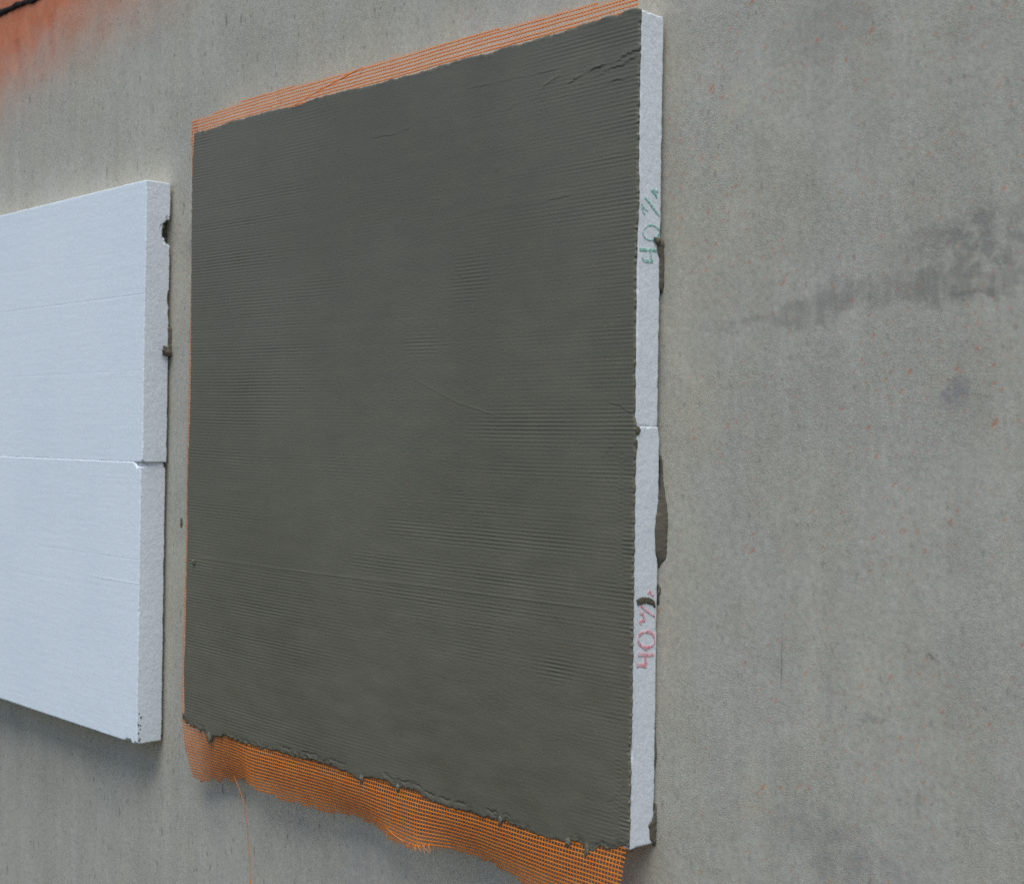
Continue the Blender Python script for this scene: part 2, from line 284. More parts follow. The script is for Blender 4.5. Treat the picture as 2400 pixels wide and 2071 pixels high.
def mat_mortar(name, c0, c1, rough=.62):
    k = NT(name); P = k.flat()
    big = k.noise(P, 3.0, 3, .55); fine = k.noise(P, 420, 3, .7); mid = k.noise(k.map(P, (.35, 1, 1)), 38, 4, .6)
    col = k.mix(k.rng(big, .3, .7), c0, c1)
    v = k.math('ADD', k.math('MULTIPLY', fine, .5), k.math('MULTIPLY', mid, .5))
    r = k.rng(v, .3, .7,   .86, 1.14, 'LINEAR'); o = k.n('ShaderNodeCombineColor')
    for i in range(3): k.set(o.inputs[i], r)
    col = k.mix(1., col, o.outputs[0], 'MULTIPLY')
    w = k.vor(P, 190)
    f = k.math('MULTIPLY', k.math('LESS_THAN', w.outputs['Distance'], .2), k.math('GREATER_THAN', k.sep(w.outputs['Color'])[0], .985))
    col = k.mix(k.math('MULTIPLY', f, .35), col, (.42, .19, .06))
    rr = k.rng(mid, .3, .7, rough-.07, rough+.1)
    return k.out(col, rr, k.bump(k.noise(P, 480, 3, .75), .6, .0007), .5)

def mat_foam(name, c0, c1, cut=0., bead=1.):
    k = NT(name); P = k.pos
    w = k.vor(P, 300)
    fine = k.noise(P, 420, 3, .7)
    col = k.mix(k.rng(k.noise(P, 5, 3), .3, .7), c0, c1)
    cell = k.rng(k.sep(w.outputs['Color'])[0], 0, 1, 1-.07*bead, 1.02+.03*bead, 'LINEAR'); o = k.n('ShaderNodeCombineColor')
    for i in range(3): k.set(o.inputs[i], cell)
    col = k.mix(1., col, o.outputs[0], 'MULTIPLY')
    g = k.vor(k.map(P, loc=(.3, .1, .2)), 58)                     # small gaps between beads
    gr = k.sep(g.outputs['Color'])
    gap = k.math('MULTIPLY', k.rng(k.math('ADD', g.outputs['Distance'], k.math('MULTIPLY', fine, .10)), .17, .10), k.math('GREATER_THAN', gr[1], .70))
    gap = k.math('MULTIPLY', gap, k.rng(gr[2], 0, 1, .2, 1))
    h = k.math('ADD', k.math('MULTIPLY', k.math('SUBTRACT', 1., w.outputs['Distance']), .40*bead), k.math('MULTIPLY', fine, .30))
    h = k.math('SUBTRACT', h, k.math('MULTIPLY', gap, 2.0))
    if cut:                                                       # drag lines left by the hot wire
        lines = k.noise(k.map(P, (1.6, 1, 170)), 1.0, 4, .75)
        lines2 = k.noise(k.map(P, (.8, 1, 34)), 1.0, 3, .7)
        h = k.math('ADD', h, k.math('MULTIPLY', k.math('ADD', lines, k.math('MULTIPLY', lines2, 1.6)), cut))
    d = k.noise(k.map(P, loc=(3, 3, 1)), 55, 5, .78)              # faint handling dirt
    col = k.mix(k.math('MULTIPLY', k.rng(d, .64, .78), .30*bead), col, (.46, .43, .38))
    return k.out(col, .72, k.bump(h, .45, .0009), .35)

def mat_thread(name='orange_glass_fibre', pale=0.):
    k = NT(name); P = k.pos
    a = k.noise(P, 60, 3, .6); b = k.noise(P, 900, 2, .6)
    col = k.mix(k.rng(a, .3, .7), (.96, .235, .012), (.98, .310, .030))
    col = k.mix(k.math('MULTIPLY', k.rng(b, .45, .75), .35), col, (.95, .47, .17))
    if pale: col = k.mix(pale, col, (.88, .52, .32))
    m = k.out(col, .45, None, .5)
    k.b.inputs['Transmission Weight'].default_value = 0.0
    tr = k.n('ShaderNodeBsdfTranslucent'); k.set(tr.inputs['Color'], col)
    mx = k.n('ShaderNodeMixShader'); mx.inputs[0].default_value = .22
    k.t.links.new(k.b.outputs[0], mx.inputs[1]); k.t.links.new(tr.outputs[0], mx.inputs[2])
    k.t.links.new(mx.outputs[0], k.t.nodes['Material Output'].inputs['Surface'])
    return m

def mat_marker(name, ink):
    k = NT(name); P = k.pos
    w = k.vor(P, 235); e = k.vor(P, 235, 'DISTANCE_TO_EDGE')
    n = k.noise(P, 420, 4, .75); n2 = k.noise(P, 130, 3, .6)
    f = k.math('ADD', k.math('MULTIPLY', n, .75), k.math('MULTIPLY', n2, .55))
    f = k.math('SUBTRACT', f, k.rng(e.outputs['Distance'], 0, .12, .16, 0))
    f = k.rng(f, .42, .72, .12, .95)
    col = k.mix(f, (.83, .85, .86), ink)
    h = k.math('SUBTRACT', 1., w.outputs['Distance'])
    return k.out(col, .7, k.bump(h, .5, .0008), .35)

M_wall = mat_wall()
M_mortar = mat_mortar('grey_base_coat_mortar', (.134, .119, .080), (.154, .137, .094), .55)
M_glue = mat_mortar('dark_adhesive_mortar', (.10, .082, .052), (.135, .112, .075), .6)
M_foamL = mat_foam('white_foam_front', (.85, .875, .885), (.88, .90, .905), cut=.36, bead=.55)
M_foamS = mat_foam('white_foam_side', (.80, .815, .82), (.85, .855, .855), cut=0., bead=1.)
M_thread = mat_thread(); M_thread_pale = mat_thread('pale_glass_fibre', .7)
M_green = mat_marker('green_marker_ink', (.10, .46, .32))
M_red = mat_marker('red_marker_ink', (.80, .24, .27))

# ------------------------------------------------------------------ wall
def build_wall():
    xs = np.unique(np.round(np.concatenate([np.arange(-4.6, -2.1, .1), np.arange(-2.1, -1.5, .004), np.arange(-1.5, 3.0, .03)]), 4))
    zs = np.unique(np.round(np.concatenate([np.arange(-1.7, 1.33, .03), np.arange(1.33, 1.46, .0025), np.arange(1.46, 2.9, .04)]), 4))
    X, Z = np.meshgrid(xs, zs, indexing='ij')
    Y = .0006*fbm(X*6, 0*X, Z*6, 3)
    # fine ragged crack in the dusting
    hz = np.interp(X, [-1.9, -1.69, -1.65, -1.56, -1.50, -1.45], [1.285, 1.318, 1.332, 1.33, 1.325, 1.335])+.006*fbm(X*30, 0*X, 0*X, 12)
    Y = Y+.006*sstep(.0038, .0012, np.abs(Z-hz))*(X < -1.45)*sstep(-.1, .2, fbm(X*14, 0*X, 0*X, 4))
    V = np.stack([X, Y, Z], -1).reshape(-1, 3)
    o = mesh_obj('wall', V, grid_faces(len(xs), len(zs), True), M_wall)
    return tag(o, 'grey rendered concrete wall with red flecks and terracotta dust at upper left', 'wall', kind='structure')
wall = build_wall()
def dark_strip():
    xs = np.arange(-2.30, -1.60, .004)
    zc = np.interp(xs, [-2.3, -1.886, -1.843, -1.80, -1.76, -1.709, -1.66, -1.58], [1.425, 1.404, 1.4015, 1.4005, 1.399, 1.3965, 1.395, 1.393])+.003*fbm(xs*22, 0, 0, 8)
    w = np.interp(xs, [-2.3, -1.95, -1.8, -1.72, -1.66, -1.6], [.0075, .0062, .0066, .0060, .0035, .001])*(1+.30*fbm(xs*40, 0, 0, 5))
    k = 12; a = np.arange(k)/k*2*math.pi
    jag = 1+.30*noise(xs[:, None]*120, a[None]*1.3, 0, 3)
    V = np.stack([np.repeat(xs[:, None], k, 1), -.0012+np.sin(a)[None]*w[:, None]*.55*jag, zc[:, None]+np.cos(a)[None]*w[:, None]*jag], -1).reshape(-1, 3)
    i = np.repeat(np.arange(len(xs)-1), k); j = np.tile(np.arange(k), len(xs)-1); j2 = (j+1) % k
    k_ = NT('black_brown_mottle'); n = k_.noise(k_.pos, 90, 4, .7)  # near-black colour for the ragged strip, mottled with dark brown
    m = k_.out(k_.mix(k_.rng(n, .4, .75), (.012, .010, .010), (.07, .038, .024)), .9, k_.bump(n, .6, .002), .2)
    o = mesh_obj('dark_strip', V, np.stack([i*k+j, i*k+j2, (i+1)*k+j2, (i+1)*k+j], -1), m)
    return tag(o, 'black ragged strip crossing the terracotta patch in the upper left corner', 'strip')
dark_strip()

# ------------------------------------------------------------------ foam boards
def side_bump(y, z, seed):
    return .00011*noise(y*210, 0, z*210, seed)+.00018*fbm(y*50, 0, z*50, seed+3)
def box_shell(xs, ys, zs):
    V = []; F = []; off = 0
    def face(A, B, fn, flip):
        nonlocal off
        a, b = np.meshgrid(A, B, indexing='ij')
        V.append(fn(a, b).reshape(-1, 3)); F.append(grid_faces(len(A), len(B), flip)+off); off += a.size
    face(xs, zs, lambda a, b: np.stack([a, 0*a+ys[0], b], -1), True)
    face(xs, zs, lambda a, b: np.stack([a, 0*a+ys[-1], b], -1), False)
    face(ys, zs, lambda a, b: np.stack([0*a+xs[0], a, b], -1), False)
    face(ys, zs, lambda a, b: np.stack([0*a+xs[-1], a, b], -1), True)
    face(xs, ys, lambda a, b: np.stack([a, b, 0*a+zs[0]], -1), False)
    face(xs, ys, lambda a, b: np.stack([a, b, 0*a+zs[-1]], -1), True)
    V = np.concatenate(V); F = np.concatenate(F)
    key = np.round(V*1e5).astype(np.int64)
    _, idx, inv = np.unique(key, axis=0, return_index=True, return_inverse=True)
    return V[idx], inv.reshape(-1)[F]
def axis(a, b, fine, coarse, ends=(.03, .03)):
    l = np.arange(a, a+ends[0], fine); m = np.arange(a+ends[0], b-ends[1], coarse); r = np.arange(b-ends[1], b+fine*.5, fine)
    v = np.concatenate([l, m, r]); v[-1] = b
    return v
def foam_body(x0, x1, y0, y1, z0, z1, seed, bites=(), r=.0006, soft=1., cuts=()):
    xs = axis(x0, x1, .0022, .012, (.002, .05)); ys = axis(y0, y1, .0017, .0017, (.01, .01)); zs = axis(z0, z1, .0017, .0022, (.02, .02))
    zs = np.unique(np.concatenate([zs]+[c[0]+np.array([-.003, -.0012, -.0006, 0, .0006, .0012, .003]) for c in cuts]))
    V, F = box_shell(xs, ys, zs)
    q = np.stack([np.clip(V[:, 0], x0+r, x1-r), np.clip(V[:, 1], y0+r, y1-r), np.clip(V[:, 2], z0+r, z1-r)], -1)
    d = V-q; L = np.linalg.norm(d, axis=1, keepdims=True); nrm = d/np.maximum(L, 1e-9)
    V = q+nrm*r
    onedge = sstep(1.02, 1.35, (np.abs(d) > 1e-6).sum(1).astype(float))
    side = nrm[:, 0]
    amp = .00012+onedge*.0004
    V = V+nrm*(amp*noise(V[:, 0]*230, V[:, 1]*230, V[:, 2]*230, seed))[:, None]
    V[:, 0] += np.maximum(side, 0)*(side_bump(V[:, 1], V[:, 2], seed)+.0008*soft*fbm(0, 0, V[:, 2]*7, seed+9))
    for zc, a, xa in cuts:                                         # long hot-wire steps across the face
        V[:, 1] += (nrm[:, 1] < -.5)*a*np.exp(-((V[:, 2]-zc)/.0009)**2)*sstep(xa-.08, xa, V[:, 0])
    # edges crumbled bead by bead
    crumble = np.maximum(0, noise(V[:, 0]*120, V[:, 1]*120, V[:, 2]*120, seed+5)-.35)*onedge
    V = V-nrm*(crumble*.0028)[:, None]
    for c, rad, sd in bites:
        c = np.array(c); rad = np.array(rad)
        e = (V-c)/rad; dd = np.linalg.norm(e, axis=1)
        lim = 1+.22*noise(V[:, 0]*170, V[:, 1]*170, V[:, 2]*170, sd)+.12*noise(V[:, 0]*400, V[:, 1]*400, V[:, 2]*400, sd+1)
        ins = dd < lim
        V[ins] = c+(e[ins]/np.maximum(dd[ins], 1e-4)[:, None]*lim[ins][:, None])*rad
    return V, F
def slab(x0, x1, y0, y1, z0, z1, seed):
    n = 120
    # irregular adhesive bed between wall and board, its outline wavering inside the board's edge
    per = []
    for i in range(n): t = i/n; per.append((x0+(x1-x0)*t, z0))
    for i in range(n): t = i/n; per.append((x1, z0+(z1-z0)*t))
    for i in range(n): t = i/n; per.append((x1-(x1-x0)*t, z1))
    for i in range(n): t = i/n; per.append((x0, z1-(z1-z0)*t))
    per = np.array(per); c = np.array([(x0+x1)/2, (z0+z1)/2])
    w = fbm(per[:, 0]*14, 0, per[:, 1]*14, seed)*.010
    dirv = np.sign(per-c)*(np.abs(per-c) > np.array([(x1-x0)/2-.002, (z1-z0)/2-.002]))
    per = per+dirv*w[:, None]
    N = len(per)
    V = np.concatenate([np.stack([per[:, 0], np.full(N, y0), per[:, 1]], -1), np.stack([per[:, 0], np.full(N, y1), per[:, 1]], -1)])
    F = [(i, (i+1) % N, N+(i+1) % N, N+i) for i in range(N)]+[tuple(range(N))[::-1], tuple(range(N, 2*N))]
    return V, F

def fillet(name, zy, zx, xside, y_wall=-.0004, thick=.004, seed=1, parent=None, dz=.0011, xmin=.0012, hair=.0006):
    a = np.array(sorted(zy)); b = np.array(sorted(zx))
    zs = np.arange(max(a[0, 0], b[0, 0]), min(a[-1, 0], b[-1, 0]), dz)
    ya = np.interp(zs, a[:, 0], a[:, 1])+.0007*noise(zs*260, 0, 0, seed)
    xb = np.maximum(np.interp(zs, b[:, 0], b[:, 1]), xmin)+.0007*noise(zs*220, 0, 0, seed+1)
    ya = np.minimum(ya, y_wall-.0012); xb = np.maximum(xb, .0006)
    end = np.minimum(1, np.minimum(np.arange(len(zs))+.3, len(zs)-.7-np.arange(len(zs)))/5)
    m = 9; V = []
    for i, z in enumerate(zs):
        yy = ya[i]*end[i]+(y_wall-.0006)*(1-end[i]); xx = xb[i]*end[i]+.0004*(1-end[i])
        for j in range(m):
            t = j/(m-1)*math.pi/2
            px = xside+.0007+(xx)*(1-math.cos(t)); py = y_wall+(yy-y_wall)*(1-math.sin(t))
            k = thick*math.sin(2*t)*end[i]*(.5+.5*min(1, xx/.006))
            px += k*.55; py -= k*.35
            px += .0005*float(noise(z*300, j*.9, i*.3, seed+2))*end[i]
            V.append((px, py, z+.0003*float(noise(z*200, j*1.7, 3, seed))))
        V.append((xside-.0015, y_wall, z)); V.append((xside-.0015, yy, z))
    M = m+2; F = []
    for i in range(len(zs)-1):
        for j in range(M):
            F.append((i*M+j, i*M+(j+1) % M, (i+1)*M+(j+1) % M, (i+1)*M+j))
    F.append(tuple(range(M))[::-1]); F.append(tuple((len(zs)-1)*M+j for j in range(M)))
    o = mesh_obj(name, V, F, M_glue)
    if parent: keep(o, parent)
    return o
def lump(name, c, r, seed, m, parent=None, spikes=(), n=26, amp=.35, freq=1.7):
    V = []
    for i in range(n):
        for j in range(n*2):
            th = math.pi*(i+.5)/n; ph = math.pi*j/n
            V.append((math.sin(th)*math.cos(ph), math.sin(th)*math.sin(ph), math.cos(th)))
    V = np.array(V); rad = 1+amp*fbm(V[:, 0]*freq+seed, V[:, 1]*freq, V[:, 2]*freq, seed, 3)
    for s, h, w in spikes:
        s = np.array(s, float); s /= np.linalg.norm(s)
        rad = rad+h*np.exp(-((1-V@s)/w))
    V = V*rad[:, None]*np.array(r)+np.array(c)
    F = []
    for i in range(n-1):
        for j in range(2*n):
            F.append((i*2*n+j, (i+1)*2*n+j, (i+1)*2*n+(j+1) % (2*n), i*2*n+(j+1) % (2*n)))
    F.append(tuple(range(2*n))); F.append(tuple((n-1)*2*n+j for j in range(2*n))[::-1])
    o = mesh_obj(name, V, F, m)
    if parent: keep(o, parent)
    return o

YB = -.0055                                   # back of the boards: adhesive bed thickness
ZJL = .4363                                   # joint of the left pair
left_up = thing('insulation_board', 'upper bare white foam board with a bite out of its wall-side edge', 'foam board', (XL-.5, -.03, ZJL+.0008), 'bare foam boards at left')
left_lo = thing('insulation_board', 'lower bare white foam board with a nibbled bottom corner', 'foam board', (XL-.5, -.03, ZL), 'bare foam boards at left')
def put(name, VF, m, parent):
    return keep(mesh_obj(name, VF[0], VF[1], m), parent)
V, F = foam_body(XL-1.0, XL, -.0540, YB, ZJL+.00003, ZL+HL, 11, cuts=[(.7355, .0002, -2.2), (.60, .0001, -1.6)], bites=[
    ((XL+.003, YB+.0055, .850), (.034, .0245, .0285), 3), ((XL+.002, YB+.003, .944), (.012, .008, .010), 5),
    ((XL+.001, YB+.003, .728), (.014, .0060, .018), 8), ((XL+.001, YB+.003, .703), (.014, .0056, .012), 9),
    ((XL+.0035, -.0565, ZJL-.001), (.0085, .009, .008), 6)])
def split_foam(V, F, x1, parent, mf, ms):
    o = mesh_obj('foam', V, F, mf); o.data.materials.append(ms)
    ce = V[F].mean(1); nr = np.cross(V[F[:, 2]]-V[F[:, 0]], V[F[:, 3]]-V[F[:, 1]])
    nr /= np.maximum(np.linalg.norm(nr, axis=1, keepdims=True), 1e-12)
    idx = ((np.abs(nr[:, 1]) < .7) | (ce[:, 0] > x1-.0012) & (nr[:, 1] > -.7)).astype(np.int32)
    o.data.polygons.foreach_set('material_index', idx)
    return keep(o, parent)
split_foam(V, F, XL, left_up, M_foamL, M_foamS)
XL2 = XL-.0038
V, F = foam_body(XL-1.0, XL2, -.0548, YB, ZL, ZJL-.00003, 23, cuts=[(.220, -.00025, -1.27), (.262, .0001, -1.5)], bites=[
    ((XL2+.004, -.0585, ZJL+.002), (.028, .019, .0145), 4), ((XL2+.002, YB+.003, ZJL+.004), (.014, .010, .018), 2),
    ((XL2-.032, -.060, ZL-.005), (.016, .013, .0125), 7), ((XL2+.003, -.058, .170), (.006, .007, .006), 15),
    ((XL2+.005, -.060, ZL-.005), (.016, .013, .011), 17)])
split_foam(V, F, XL2, left_lo, M_foamL, M_foamS)
put('adhesive_bed', slab(XL-.985, XL-.016, YB-.0002, -.0002, ZJL+.02, ZL+HL-.02, 2), M_glue, left_up)
put('adhesive_bed', slab(XL-.985, XL2-.012, YB-.0002, -.0002, ZL+.016, ZJL-.016, 4), M_glue, left_lo)
# squeezed-out adhesive on the left pair
lump('mortar_lump', (XL+.0035, -.0098, .6335), (.0062, .0082, .0066), 3, M_glue, left_up, spikes=[((.3, -.6, .9), 1.3, .035), ((.4, -.95, .35), .8, .03), ((.2, .1, 1), .9, .05)])
fillet('mortar_squeeze', [(.625, -.004), (.64, -.006), (.66, -.0045), (.674, -.006), (.679, -.0115), (.682, -.0125)], [(.62, .001), (.64, .0025), (.66, .002), (.675, .0015), (.683, .001)], XL, seed=4, parent=left_up, thick=.002)

for i in range(13):                                                # grit rubbed into the lower board's corner
    lump('mortar_speck', (XL2-.0003+rng.normal(0, .0008), -.0530+rng.random()*.006, ZL+.006+.052*rng.random()), (.0009, .0010+.0008*rng.random(), .0012+.0012*rng.random()), 80+i, M_glue, left_lo, n=7, amp=.5)
ZJR = .5035
right_up = thing('insulation_board', 'upper foam board edge with green handwriting, beside the grey mortar', 'foam board', (-.5, -.026, ZJR), 'foam boards under the mortar')
right_lo = thing('insulation_board', 'lower foam board edge with red handwriting, beside the grey mortar', 'foam board', (-.5, -.026, 0), 'foam boards under the mortar')
SU, SL = 31, 47
V, F = foam_body(-1.0, 0, -.046, YB, ZJR+.0002, .997, SU, bites=[((.003, YB+.003, .999), (.01, .007, .006), 3)], soft=.6)
split_foam(V, F, 0, right_up, M_foamS, M_foamS)
V, F = foam_body(-1.0, .0012, -.046, -.0030, .001, ZJR-.0002, SL, bites=[
    ((.005, -.049, .118), (.010, .0065, .012), 5), ((.004, -.0005, ZJR+.004), (.012, .0055, .018), 2), ((.004, 0.001, .372), (.01, .0072, .030), 12)], soft=.6)
split_foam(V, F, .0012, right_lo, M_foamS, M_foamS)
put('adhesive_bed', slab(-.985, -.010, YB-.0002, -.0002, ZJR+.014, .985, 12), M_glue, right_up)
put('adhesive_bed', slab(-.985, -.006, -.0032, -.0002, .008, ZJR-.012, 14), M_glue, right_lo)
fillet('mortar_squeeze', FIL_A[0], FIL_A[1], .0012, seed=21, parent=right_lo, thick=.0035)
fillet('mortar_squeeze', FIL_B[0], FIL_B[1], 0, seed=22, parent=right_up, thick=.003, xmin=.0016)
fillet('mortar_squeeze', FIL_C[0], FIL_C[1], .0012, seed=23, parent=right_lo, thick=.002, xmin=.0016)
fillet('mortar_squeeze', FIL_D[0], FIL_D[1], .0012, seed=24, parent=right_lo, thick=.002)
lump('mortar_lump', (.0020, -.0120, .7265), (.0022, .0050, .0042), 9, M_glue, right_up, spikes=[((0, -.9, .5), .8, .05)])
# thin brown smear wiped over the lower board's edge
def smear(name, A, B, xoff, seed, parent, m, thick=.0012):
    A = np.array(A); B = np.array(B); n = 60; k = 9
    def res(P): 
        t = np.linspace(0, 1, len(P)); s = np.linspace(0, 1, n)
        return np.stack([np.interp(s, t, P[:, 0]), np.interp(s, t, P[:, 1])], -1)
    a = res(A); b = res(B); V = []
    for i in range(n):
        ja = .0009*float(noise(i*.8, 1, 0, seed)); jb = .0013*float(noise(i*.9, 5, 0, seed))
        for j in range(k):
            t = j/(k-1); p = a[i]*(1-t)+b[i]*t; p = p+np.array([0, ja*(1-t)+jb*t])
            h = thick*(max(0., 1-(2*t-1)**4))*(.7+.5*float(noise(i*.5, j*.7, 2, seed)))
            V.append((xoff+(-.0012 if j in (0, k-1) else h), p[0], p[1]))
    V = np.array(V); F = grid_faces(n, k, False)
    return keep(mesh_obj(name, V, F, m), parent)
smear('mortar_smear', SMEAR_UP, SMEAR_LO, .0012+.0006, 5, right_lo, M_glue)
lump('mortar_lump', (.0012, -.0435, .4985), (.0022, .0042, .0052), 14, M_glue, right_lo)
lump('mortar_lump', (.0012, -.0455, .482), (.0016, .0022, .006), 15, M_glue, right_lo)

# handwriting on the board edges
def writing(name, strokes, xs, seed, m, parent):
    V = []; F = []
    for w, pts in strokes:
        P = np.array(pts); d = np.r_[0, np.cumsum(np.linalg.norm(np.diff(P, axis=0), axis=1))]
        n = max(6, int(d[-1]/.0006)); s = np.linspace(0, d[-1], n)
        Q = np.stack([np.interp(s, d, P[:, 0]), np.interp(s, d, P[:, 1])], -1)
        Ts = np.gradient(Q, axis=0); Ts /= np.maximum(np.linalg.norm(Ts, axis=1, keepdims=True), 1e-9)
        N = np.stack([-Ts[:, 1], Ts[:, 0]], -1); k = 7; base = len(V)
        for i in range(n):
            ww = w*1.65*(.82+.28*float(noise(i*.35, w*1e4, 0, seed)))
            if i in (0, n-1): ww *= .55
            for j in range(k):
                p = Q[i]+N[i]*ww*(j/(k-1)-.5)
                p[0] = min(max(p[0], -.0444), -.0065)
                x = xs+float(side_bump(p[0], p[1], seed))+.0008*.6*float(fbm(0, 0, p[1]*7, seed+9))+.00042
                if j in (0, k-1): x -= .0012
                V.append((x, p[0], p[1]))
        F.append(grid_faces(n, k)+base)
    return keep(mesh_obj(name, V, np.concatenate(F), m), parent)
writing('handwriting', W_GREEN, 0, SU, M_green, right_up)['label'] = 'green handwritten 40 % on the board edge'
writing('handwriting', [(w*1.15, p) for w, p in W_RED], .0012, SL, M_red, right_lo)['label'] = 'red handwritten 40 % on the board edge'

# ------------------------------------------------------------------ base coat mortar over the right pair
PITCH_T = .0052
def mono(pts, n, lo, hi):
    P = np.array(sorted(pts)); return np.interp(np.linspace(lo, hi, n), P[:, 0], P[:, 1])
def build_mortar():
    nx, nz = 420, 1150
    s = np.linspace(0, 1, nx); t = np.linspace(0, 1, nz)
    T = np.array(M_TOP); B = np.array(M_BOTTOM); Lf = np.array(M_LEFT); Rg = np.array(sorted(M_RIGHT))
    zr = t*1.0
    xl = np.interp(zr, Lf[:, 0], Lf[:, 1])+.0009*noise(zr*(.5/PITCH_T*2), 0, 0, 4)
    xr = np.minimum(np.interp(zr, Rg[:, 0], Rg[:, 1])-.0030, .0032)+.0010*noise(zr*300, 0, 0, 6)+.0006*fbm(zr*60, 0, 0, 8)
    X = xl[None]+(xr-xl)[None]*s[:, None]
    zt = np.interp(X, T[:, 0], T[:, 1])+.0009*noise(X*220, 0, 0, 1)+.0009*fbm(X*60, 0, 0, 2)
    zb = np.interp(X, B[:, 0], B[:, 1])+.0016*noise(X*260, 0, 0, 3)+.0012*noise(X*110, 0, 0, 5)
    Z = t[None]*.997+.001+(zb-.001)*np.exp(-t[None]/.022)+(zt-.998)*np.exp(-(1-t[None])/.022)
    # --- relief
    warp = .0016*fbm(X*3.2, 0, Z*3.2, 20)+.0004*fbm(X*25, 0, Z*25, 21)
    ph = (Z+warp-.010*X*X)/PITCH_T*2*math.pi
    ridge = 1-np.abs(np.sin(ph*.5))**.7*2
    px = X/PITCH_T*2*math.pi
    amp = sstep(-.46, .34, .22*sstep(-.45, -.75, X)+fbm(X*2.6+Z*2.1, 0, Z*5.2-X*1.1, 30, 4))
    amp = np.maximum(amp, .9*sstep(.16, .02, X-xl[None])*sstep(.0, .5, fbm(X*3, 0, Z*2.2, 33)+.4))
    amp = np.maximum(amp, .8*sstep(-.14, -.03, X)*sstep(-.1, .45, fbm(X*5+Z*2.7, 0, Z*6.2-X*2.2, 35)+.1))
    wx_ = X+.05*fbm(X*6, 0, Z*6, 55); wz_ = Z+.03*fbm(X*6, 0, Z*9, 56)
    calm = np.ones_like(X)                                        # places the trowel smoothed over
    for cx, cz, rx, rz, a in ((-.34, .83, .26, .11, .85), (-.22, .10, .30, .10, .85), (-.62, .09, .22, .06, .7), (-.46, .62, .16, .05, .7), (-.10, .62, .08, .10, .6), (-.78, .30, .16, .05, .6), (-.80, .95, .2, .05, .6), (-.13, .40, .09, .04, .5), (-.62, .80, .10, .07, .5), (-.68, .50, .12, .03, .6)):
        calm = calm*(1-a*np.exp(-((wx_-cx)/rx)**2-((wz_-cz)/rz)**2))
    amp = amp*calm
    pitchmod = .65+.55*noise(0*X, 0, np.floor(ph/(2*math.pi)+.5)*.73, 57)          # every thread shows to its own depth
    h = .00034*amp*pitchmod*ridge*(.60+.40*sstep(-.4, .5, fbm(X*7+Z*11, 0, Z*26-X*3, 36)))
    dotm = sstep(.05, .5, fbm(X*2.4, 0, Z*3.0, 40, 3)+.35*np.exp(-((X+.40)/.25)**2-((Z-.33)/.14)**2))
    h = h-.00030*dotm*np.maximum(0, np.cos(ph))*np.maximum(0, np.cos(px))**2
    h = h+.0006*fbm(X*2.0, 0, Z*4.0, 50, 3)+.00010*fbm(X*12+Z*23, 0, Z*70-X*5, 52, 3)
    # strongly marked patches
    for cx, cz, rx, rz, a in ((-.20, .50, .10, .022, 1.0), (-.62, .715, .07, .02, .6), (-.29, .70, .035, .03, .9), (-.12, .20, .025, .018, 1.2), (-.55, .44, .10, .03, .5), (-.39, .615, .03, .02, .7), (-.80, .56, .10, .03, .6)):
        h = h+.00028*a*np.exp(-((X-cx)/rx)**2-((Z-cz)/rz)**2)*ridge
    # dragged tears near the right edge (trowel laps)
    def tear(h, pts, depth, width, sd, rag=.0016):
        P = np.array(pts); o = np.argsort(P[:, 0]); P = P[o]
        zc = np.interp(X, P[:, 0], P[:, 1])+rag*noise(X*240, 0, 0, sd)+rag*.6*noise(X*90, 0, 0, sd+1)
        inx = sstep(P[0, 0]-.01, P[0, 0]+.02, X)*sstep(P[-1, 0]+.006, P[-1, 0]-.004, X)
        d = Z-zc
        lf = .25+.75*sstep(-.35, .35, noise(X*45, 0, Z*10, sd+3))
        depth = depth*.62*lf
        return h+inx*(depth*np.exp(-(np.maximum(d, 0)/(width*3))**1.0)*(d > 0)-depth*.7*np.exp(-(d/width)**2)*(d < 0))
    h = tear(h, [(-.115, .930), (-.0766, .9386), (-.0316, .9426), (-.0148, .9486), (.0011, .9496)], .0016, .0022, 61)
    h = tear(h, [(-.09, .925), (-.0527, .9326), (-.0233, .937), (-.0027, .9423)], .0011, .0020, 63)
    h = tear(h, [(-.055, .915), (-.0379, .9187), (-.0176, .9186), (.0024, .9176)], .0008, .0018, 64)
    h = tear(h, [(-.05, .885), (-.02, .888), (.0, .889)], .0006, .0018, 65)
    h = tear(h, [(-.306, .954), (-.2347, .9524), (-.123, .9497)], .0005, .0013, 66, .0006)
    h = tear(h, [(-.5073, .9183), (-.449, .9158), (-.4209, .9206)], .0005, .0014, 67, .0008)
    h = tear(h, [(-.3193, .7823), (-.2506, .7875), (-.1729, .7849), (-.11, .789)], .0006, .0014, 68, .0008)
    h = tear(h, [(-.04, .533), (-.0233, .5281), (-.003, .5178)], .0006, .0016, 69)
    h = tear(h, [(-.0663, .443), (-.0563, .4533), (-.0427, .4716), (-.0292, .4821)], .0006, .0016, 70, .0020)
    h = tear(h, [(-.07, .05), (-.03, .053), (.0, .08)], .0004, .0016, 71)
    # fine raised trowel lines
    def scratch(h, pts, a, w):
        P = np.array(pts); P = P[np.argsort(P[:, 0])]
        zc = np.interp(X, P[:, 0], P[:, 1]); inx = sstep(P[0, 0], P[0, 0]+.02, X)*sstep(P[-1, 0], P[-1, 0]-.02, X)
        return h+inx*a*np.exp(-((Z-zc)/w)**2)
    h = scratch(h, [(-.9624, .2805), (-.7134, .2788), (-.5628, .2803), (-.3915, .2817), (-.2075, .2814), (-.0077, .2825)], .00032, .0011)
    h = scratch(h, [(-.4157, .5732), (-.36, .552), (-.3104, .5345), (-.2252, .5142)], .00028, .0009)
